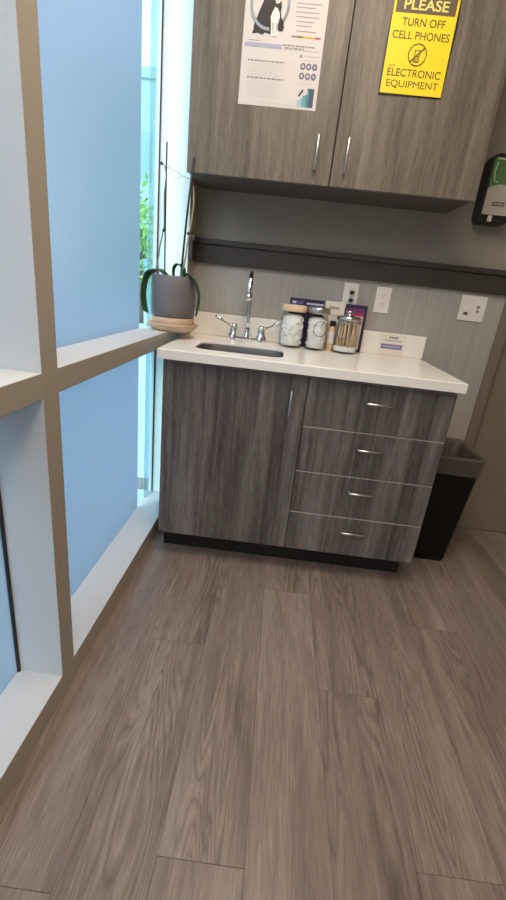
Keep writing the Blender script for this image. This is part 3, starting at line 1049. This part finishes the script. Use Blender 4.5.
# round wire loops on the two jar fronts
for (J, cx, cy, r, dx, z, lab) in ((j2, 0.577, 0.455, 0.050, 0.012, 0.098, 'round outline on the jar front'), (j3, 0.716, 0.463, 0.058, -0.024, 0.098, 'round outline on the jar front')):
    m_ = MB()
    pts = []
    for k in range(32):
        a = 2 * PI * k / 32
        ux = dx + 0.031 * math.cos(a)
        th = ux / (r + 0.002)
        pts.append((cx + (r + 0.0022) * math.sin(th), cy - (r + 0.0022) * math.cos(th), ZC + z + 0.033 * math.sin(a)))
    m_.tube(pts, 0.0016, 0, 6, True)
    m_.build('outline_ring', INKNAVY, J)

# little bottle between the jars
e_ = empty('small_bottle', (0.648, 0.478, ZC), 'small tan labelled bottle with black cap between two jars', 'bottle')
m_ = MB(); m_.lathe([(0, 0), (0.015, 0), (0.0165, 0.003), (0.0165, 0.098), (0.012, 0.108), (0.012, 0.112), (0, 0.112)], (0.648, 0.478, ZC), 24)
m_.build('body', mat('bottle_tan', srgb(206, 180, 142), 0.5), e_)
m_ = MB(); m_.lathe([(0, 0.1125), (0.0138, 0.1125), (0.0138, 0.134), (0.012, 0.136), (0, 0.136)], (0.648, 0.478, ZC), 24)
m_.build('cap', BLACKP, e_)
m_ = MB(); m_.lathe([(0.0168, 0.035), (0.0168, 0.088)], (0.648, 0.478, ZC), 24)
m_.build('label_band', PAPER, e_)

NAVY = mat('box_navy', srgb(44, 38, 72), 0.45)
m_ = MB()
m_.box(0.4405, 0.600, 0.530, 0.560, ZC, 1.130, 0, 0.0015)
m_.box(0.450, 0.505, 0.5292, 0.530, 1.102, 1.120, 2)
m_.box(0.452, 0.470, 0.5286, 0.5292, 1.106, 1.116, 1)
m_.box(0.476, 0.500, 0.5286, 0.5292, 1.107, 1.114, 3)
m_.box(0.518, 0.598, 0.5292, 0.530, 1.106, 1.114, 1)
m_.box(0.518, 0.562, 0.5292, 0.530, 1.075, 1.097, 3)
m_.box(0.564, 0.582, 0.5292, 0.530, 1.090, 1.100, 1)
tag(m_.build('glove_box', [NAVY, mat('box_pale_print', srgb(214, 204, 216), 0.5), mat('box_violet', srgb(80, 66, 112), 0.5), mat('box_blue', srgb(96, 110, 160), 0.5)]),
    'dark navy carton with pale print behind the two left jars', 'box')
m_ = MB()
m_.box(0.606, 0.698, 0.532, 0.562, ZC, 1.132, 0, 0.0015)
m_.box(0.625, 0.672, 0.5312, 0.532, 1.098, 1.110, 1)
m_.box(0.622, 0.676, 0.5312, 0.532, 1.070, 1.074, 2)
tag(m_.build('paper_box', [mat('carton_white', srgb(232, 224, 212), 0.6), mat('carton_khaki', srgb(176, 162, 140), 0.6), INKPALE]),
    'plain white carton standing behind the small bottle', 'box')
m_ = MB()
m_.box(0.705, 0.804, 0.536, 0.563, ZC, 1.128, 0, 0.0015)
m_.box(0.706, 0.792, 0.5352, 0.536, 1.092, 1.112, 1)
m_.box(0.706, 0.792, 0.5352, 0.536, 1.078, 1.092, 2)
m_.box(0.706, 0.790, 0.5352, 0.536, 0.925, 1.078, 3)
m_.box(0.770, 0.786, 0.5346, 0.5352, 1.040, 1.060, 2)
tag(m_.build('magenta_book', [NAVY, mat('cover_plum', srgb(112, 52, 104), 0.5), mat('cover_magenta', srgb(176, 44, 92), 0.5), mat('cover_white', srgb(232, 216, 202), 0.5)]),
    'navy and magenta book leaning behind the swab jar', 'book')

# ------------------------------------------------------------------ orchid on the window sill
px, py, pz = -0.064, 0.332, 0.9435
sc_ = empty('plant_saucer', (px, py, pz), 'tan saucer under the grey pot on the window ledge', 'saucer')
m_ = MB()
m_.lathe([(0, 0.0), (0.086, 0.0), (0.094, 0.006), (0.112, 0.026), (0.1125, 0.031), (0.107, 0.031), (0.094, 0.020), (0, 0.018)], (px, py, pz), 48)
m_.build('dish', mat('saucer_tan', srgb(206, 178, 146), 0.5), sc_)
m_ = MB()
m_.lathe([(0, 0.0185), (0.090, 0.0185), (0.094, 0.022), (0.094, 0.052), (0.090, 0.056), (0, 0.056)], (px, py, pz), 48)
m_.build('riser', mat('saucer_riser_tan', srgb(200, 170, 140), 0.5), sc_)
oc = empty('potted_orchid', (px, py, pz + 0.0565), 'bare stemmed orchid in a dark grey pot in the window corner', 'potted plant')
m_ = MB()
zp = pz + 0.0565
m_.lathe([(0, 0.0), (0.086, 0.0), (0.093, 0.008), (0.0955, 0.06), (0.0955, 0.12), (0.093, 0.162), (0.090, 0.167), (0.085, 0.165), (0.086, 0.13), (0, 0.13)], (px, py, zp), 56)
m_.build('pot', mat('pot_grey', srgb(112, 106, 106), 0.45), oc)
m_ = MB(); m_.lathe([(0, 0.1305), (0.0855, 0.1305), (0.0855, 0.142), (0.04, 0.150), (0, 0.152)], (px, py, zp), 28)
m_.build('soil', mat('bark_chips', srgb(60, 46, 36), 0.95), oc)
LEAF = mat('orchid_leaf', srgb(44, 74, 46), 0.4)


def leaf(pts, wmax, side, name='leaf', w0=0.5):
    """thick ribbon along a polyline; side is the ribbon's width direction"""
    P = [Vector(p) for p in pts]
    # resample with Catmull-Rom
    R = []
    for i in range(len(P) - 1):
        a, b_, c, d_ = P[max(i - 1, 0)], P[i], P[i + 1], P[min(i + 2, len(P) - 1)]
        for k in range(6):
            t_ = k / 6
            R.append(0.5 * ((2 * b_) + (c - a) * t_ + (2 * a - 5 * b_ + 4 * c - d_) * t_ ** 2 + (-a + 3 * b_ - 3 * c + d_) * t_ ** 3))
    R.append(P[-1])
    n = len(R)
    m_ = MB()
    sd_ = Vector(side).normalized()
    rows = []
    for i, p in enumerate(R):
        t_ = i / (n - 1)
        tn = (R[min(i + 1, n - 1)] - R[max(i - 1, 0)]).normalized()
        s_ = (sd_ - tn * sd_.dot(tn)).normalized()
        nr = tn.cross(s_)
        wd = wmax * (w0 + (1 - w0) * min(1, t_ / 0.4)) * (1 if t_ < 0.75 else math.sqrt(max(0.02, 1 - ((t_ - 0.75) / 0.25) ** 2)))
        th = 0.0016
        row = []
        for u_, nn in ((-1, 0.0), (-0.5, -0.2), (0, -0.32), (0.5, -0.2), (1, 0.0)):
            row.append(p + s_ * wd * u_ + nr * (wd * nn + th))
        for u_, nn in ((1, 0.0), (0.5, -0.2), (0, -0.32), (-0.5, -0.2), (-1, 0.0)):
            row.append(p + s_ * wd * u_ + nr * (wd * nn - th))
        rows.append([m_.bm.verts.new(q) for q in row])
    for A, B in zip(rows[:-1], rows[1:]):
        for k in range(10):
            l = (k + 1) % 10
            fc = m_.bm.faces.new((A[k], A[l], B[l], B[k])); fc.smooth = True
    m_.bm.faces.new(rows[0]); m_.bm.faces.new(rows[-1][::-1])
    return m_.build(name, LEAF, oc, True)


zt_ = zp + 0.165
leaf([(px - 0.005, py - 0.02, zt_ - 0.02), (px - 0.045, py - 0.045, zt_ + 0.014), (px - 0.095, py - 0.055, zt_ + 0.004), (px - 0.112, py - 0.06, zt_ - 0.06), (px - 0.108, py - 0.06, zt_ - 0.13), (px - 0.092, py - 0.068, zt_ - 0.155)], 0.017, (0.45, 1, 0))
leaf([(px - 0.01, py + 0.01, zt_ - 0.02), (px - 0.06, py + 0.02, zt_ + 0.018), (px - 0.112, py + 0.015, zt_ - 0.005), (px - 0.134, py + 0.006, zt_ - 0.05)], 0.016, (0.3, 1, 0))
leaf([(px + 0.000, py - 0.005, zt_ - 0.02), (px - 0.002, py - 0.005, zt_ + 0.030), (px + 0.018, py - 0.012, zt_ + 0.050), (px + 0.040, py - 0.018, zt_ + 0.036), (px + 0.048, py - 0.02, zt_ + 0.005), (px + 0.05, py - 0.022, zt_ - 0.02)], 0.012, (0.5, 1, 0))
leaf([(px + 0.02, py - 0.02, zt_ - 0.015), (px + 0.062, py - 0.045, zt_ + 0.014), (px + 0.102, py - 0.05, zt_ - 0.015), (px + 0.121, py - 0.05, zt_ - 0.075), (px + 0.112, py - 0.055, zt_ - 0.150)], 0.017, (-0.45, 1, 0))

STAKE = mat('stake_dark', srgb(30, 32, 32), 0.5)
STEMM = mat('stem_olive', srgb(112, 108, 84), 0.6)
CLIPM = mat('clip_dark', srgb(46, 40, 44), 0.5)
m_ = MB(); m_.tube([(-0.103, 0.325, zt_ - 0.03), (-0.107, 0.323, 1.42), (-0.108, 0.320, 1.642)], 0.0031, 0, 8); m_.build('stake', STAKE, oc)
m_ = MB(); m_.tube([(-0.035, 0.320, zt_ - 0.03), (-0.012, 0.288, 1.38), (0.014, 0.252, 1.586)], 0.0042, 0, 8); m_.build('stake', STAKE, oc)
m_ = MB(); m_.tube([(-0.128, 0.33, zt_ - 0.02), (-0.136, 0.327, 1.21), (-0.128, 0.326, 1.27), (-0.110, 0.322, 1.35), (-0.113, 0.322, 1.47), (-0.106, 0.318, 1.53), (-0.112, 0.316, 1.56), (-0.124, 0.314, 1.568)], [0.003, 0.003, 0.0028, 0.0028, 0.0026, 0.0024, 0.0022, 0.002], 0, 8)
m_.sphere((-0.125, 0.314, 1.568), 0.006, 1)
m_.sphere((-0.111, 0.318, 1.335), 0.006, 1)
m_.build('flower_stem', [STEMM, CLIPM], oc)
m_ = MB(); m_.tube([(-0.035, 0.31, zt_ - 0.02), (-0.014, 0.308, 1.24), (-0.006, 0.306, 1.31), (0.004, 0.306, 1.38), (0.010, 0.306, 1.44), (0.006, 0.308, 1.50)], [0.0042, 0.004, 0.0036, 0.0032, 0.0028, 0.0022], 0, 8)
m_.sphere((-0.005, 0.306, 1.332), 0.007, 1)
m_.build('flower_stem', [mat('stem_pale', srgb(170, 162, 138), 0.6), CLIPM], oc)
m_ = MB(); m_.tube([(-0.107, 0.318, 1.560), (-0.085, 0.316, 1.552), (-0.058, 0.315, 1.542), (-0.045, 0.315, 1.534), (-0.018, 0.314, 1.526), (-0.004, 0.313, 1.531)], 0.0014, 0, 6)
m_.tube([(-0.045, 0.315, 1.534), (-0.060, 0.314, 1.520), (-0.075, 0.313, 1.522)], 0.0012, 0, 6)
m_.build('dry_stem', mat('stem_dry', srgb(190, 188, 170), 0.7), oc)

# ------------------------------------------------------------------ hand sanitizer dispenser
DX0, DX1, DZ0, DZ1 = 1.184, 1.318, 1.512, 1.765
ds = empty('soap_dispenser', (1.251, YW, 1.64), 'black and green wall dispenser right of the wall cabinet', 'dispenser')


def rr2(x0, x1, z0, z1, r, n=5):
    out = []
    for (cx, cz, a) in ((x0 + r, z0 + r, PI), (x1 - r, z0 + r, 1.5 * PI), (x1 - r, z1 - r, 0), (x0 + r, z1 - r, PI / 2)):
        for k in range(n + 1):
            t_ = a + PI / 2 * k / n
            out.append((cx + r * math.cos(t_), cz + r * math.sin(t_)))
    return out


m_ = MB()
m_.prism(rr2(DX0, DX1, DZ0, DZ1, 0.028), 0.510, YW - 0.0005, 0, 0.006)
m_.build('shell', BLACKP, ds)
m_ = MB(); m_.prism(rr2(DX0 + 0.011, DX1 - 0.011, 1.640, DZ1 - 0.014, 0.010), 0.5065, 0.5105, 0)
m_.build('window', mat('dispenser_green', srgb(86, 122, 74), 0.25), ds)
m_ = MB()
pts = [(DX0 + 0.011, DZ0 + 0.032), (DX1 - 0.011, DZ0 + 0.032), (DX1 - 0.011, 1.640)]
for k in range(9):
    t_ = k / 8
    pts.append((DX1 - 0.011 - t_ * (DX1 - DX0 - 0.022), 1.640 + 0.016 * math.sin(PI * t_)))
m_.prism(pts, 0.5035, 0.5106, 0)
m_.build('panel', mat('dispenser_silver', srgb(176, 170, 156), 0.35), ds)
m_ = MB()
m_.box(DX0 + 0.042, DX1 - 0.042, 0.5022, 0.5036, 1.577, 1.592, 0)
m_.box(DX0 + 0.045, DX1 - 0.045, 0.5016, 0.5023, 1.580, 1.589, 1)
m_.build('name_plate', [INK, mat('dispenser_plate', srgb(150, 140, 126), 0.5)], ds)
m_ = MB()
m_.tube([(DX0 + 0.026, 0.5055, 1.735), (DX0 + 0.022, 0.5055, 1.70), (DX0 + 0.028, 0.5055, 1.668), (DX0 + 0.042, 0.5055, 1.664)], 0.0022, 0, 8)
m_.box(DX0 + 0.022, DX1 - 0.022, 0.5050, 0.5085, 1.743, 1.749, 0, 0.001)
m_.build('trim_line', mat('dispenser_pale', srgb(206, 214, 190), 0.35), ds)
m_ = MB(); m_.box(DX0 + 0.040, DX0 + 0.058, 0.5035, 0.5105, DZ0 + 0.006, DZ0 + 0.030, 0, 0.002)
m_.build('sensor', mat('sensor_pale', srgb(206, 186, 172), 0.4), ds)

# ------------------------------------------------------------------ waste bin
bx, by = 1.254, 0.345
bn = empty('waste_bin', (bx, by, 0), 'black tapered waste bin on the floor right of the drawers', 'waste bin')


def bin_loops(m_, spec, mi=0, capb=True):
    loops = []
    for (hw, hd, z, r) in spec:
        loops.append([m_.bm.verts.new((bx + x, by + y, z)) for x, y in rrect(-hw, hw, -hd, hd, r, 5)])
    n = len(loops[0])
    for A, B in zip(loops[:-1], loops[1:]):
        for k in range(n):
            l = (k + 1) % n
            fc = m_.bm.faces.new((A[k], A[l], B[l], B[k])); fc.smooth = True; fc.material_index = mi
    if capb:
        m_.bm.faces.new(loops[0][::-1])
    return loops


m_ = MB()
bin_loops(m_, [(0.084, 0.104, 0.0, 0.022), (0.088, 0.108, 0.010, 0.024), (0.119, 0.149, 0.540, 0.030), (0.123, 0.153, 0.545, 0.030), (0.123, 0.153, 0.551, 0.030), (0.117, 0.147, 0.551, 0.028), (0.114, 0.144, 0.54, 0.028), (0.082, 0.100, 0.012, 0.02)])
m_.build('body', BINBLACK, bn, True)
LINER = glass_clear('liner_plastic', (0.5, 0.5, 0.5))
LN = mat('bin_liner_grey', srgb(120, 112, 104), 0.35)
lb = N(LN, 'ShaderNodeBsdfTransparent'); lm = N(LN, 'ShaderNodeMixShader'); lm.inputs[0].default_value = 0.5
lo_ = [n for n in LN.node_tree.nodes if n.type == 'OUTPUT_MATERIAL'][0]
L(LN, LN.node_tree.nodes['Principled BSDF'].outputs[0], lm.inputs[1]); L(LN, lb.outputs[0], lm.inputs[2]); L(LN, lm.outputs[0], lo_.inputs[0])
m_ = MB()
spec = [(0.1205, 0.1475, 0.470, 0.031), (0.1232, 0.1512, 0.50, 0.032), (0.1270, 0.1570, 0.543, 0.033), (0.1270, 0.1570, 0.555, 0.033), (0.119, 0.149, 0.558, 0.028), (0.112, 0.142, 0.540, 0.026), (0.098, 0.121, 0.40, 0.03), (0.084, 0.105, 0.20, 0.03), (0.07, 0.085, 0.10, 0.03)]
lps = bin_loops(m_, spec, 0, False)
m_.bm.faces.new(lps[-1])
for li, q in enumerate(lps):
    for k, v in enumerate(q):
        if li in (0, 1):
            v.co.z += 0.004 * math.sin(k * 1.9) + 0.003 * math.sin(k * 3.7)
        if li > 4:
            d_ = 0.006 * math.sin(k * 2.3 + li) - 0.006
            c_ = Vector((bx, by, v.co.z))
            v.co += (v.co - c_).normalized() * d_
tag(m_.build('bin_liner', LN), 'translucent grey plastic liner folded over the rim of the waste bin', 'bin liner')
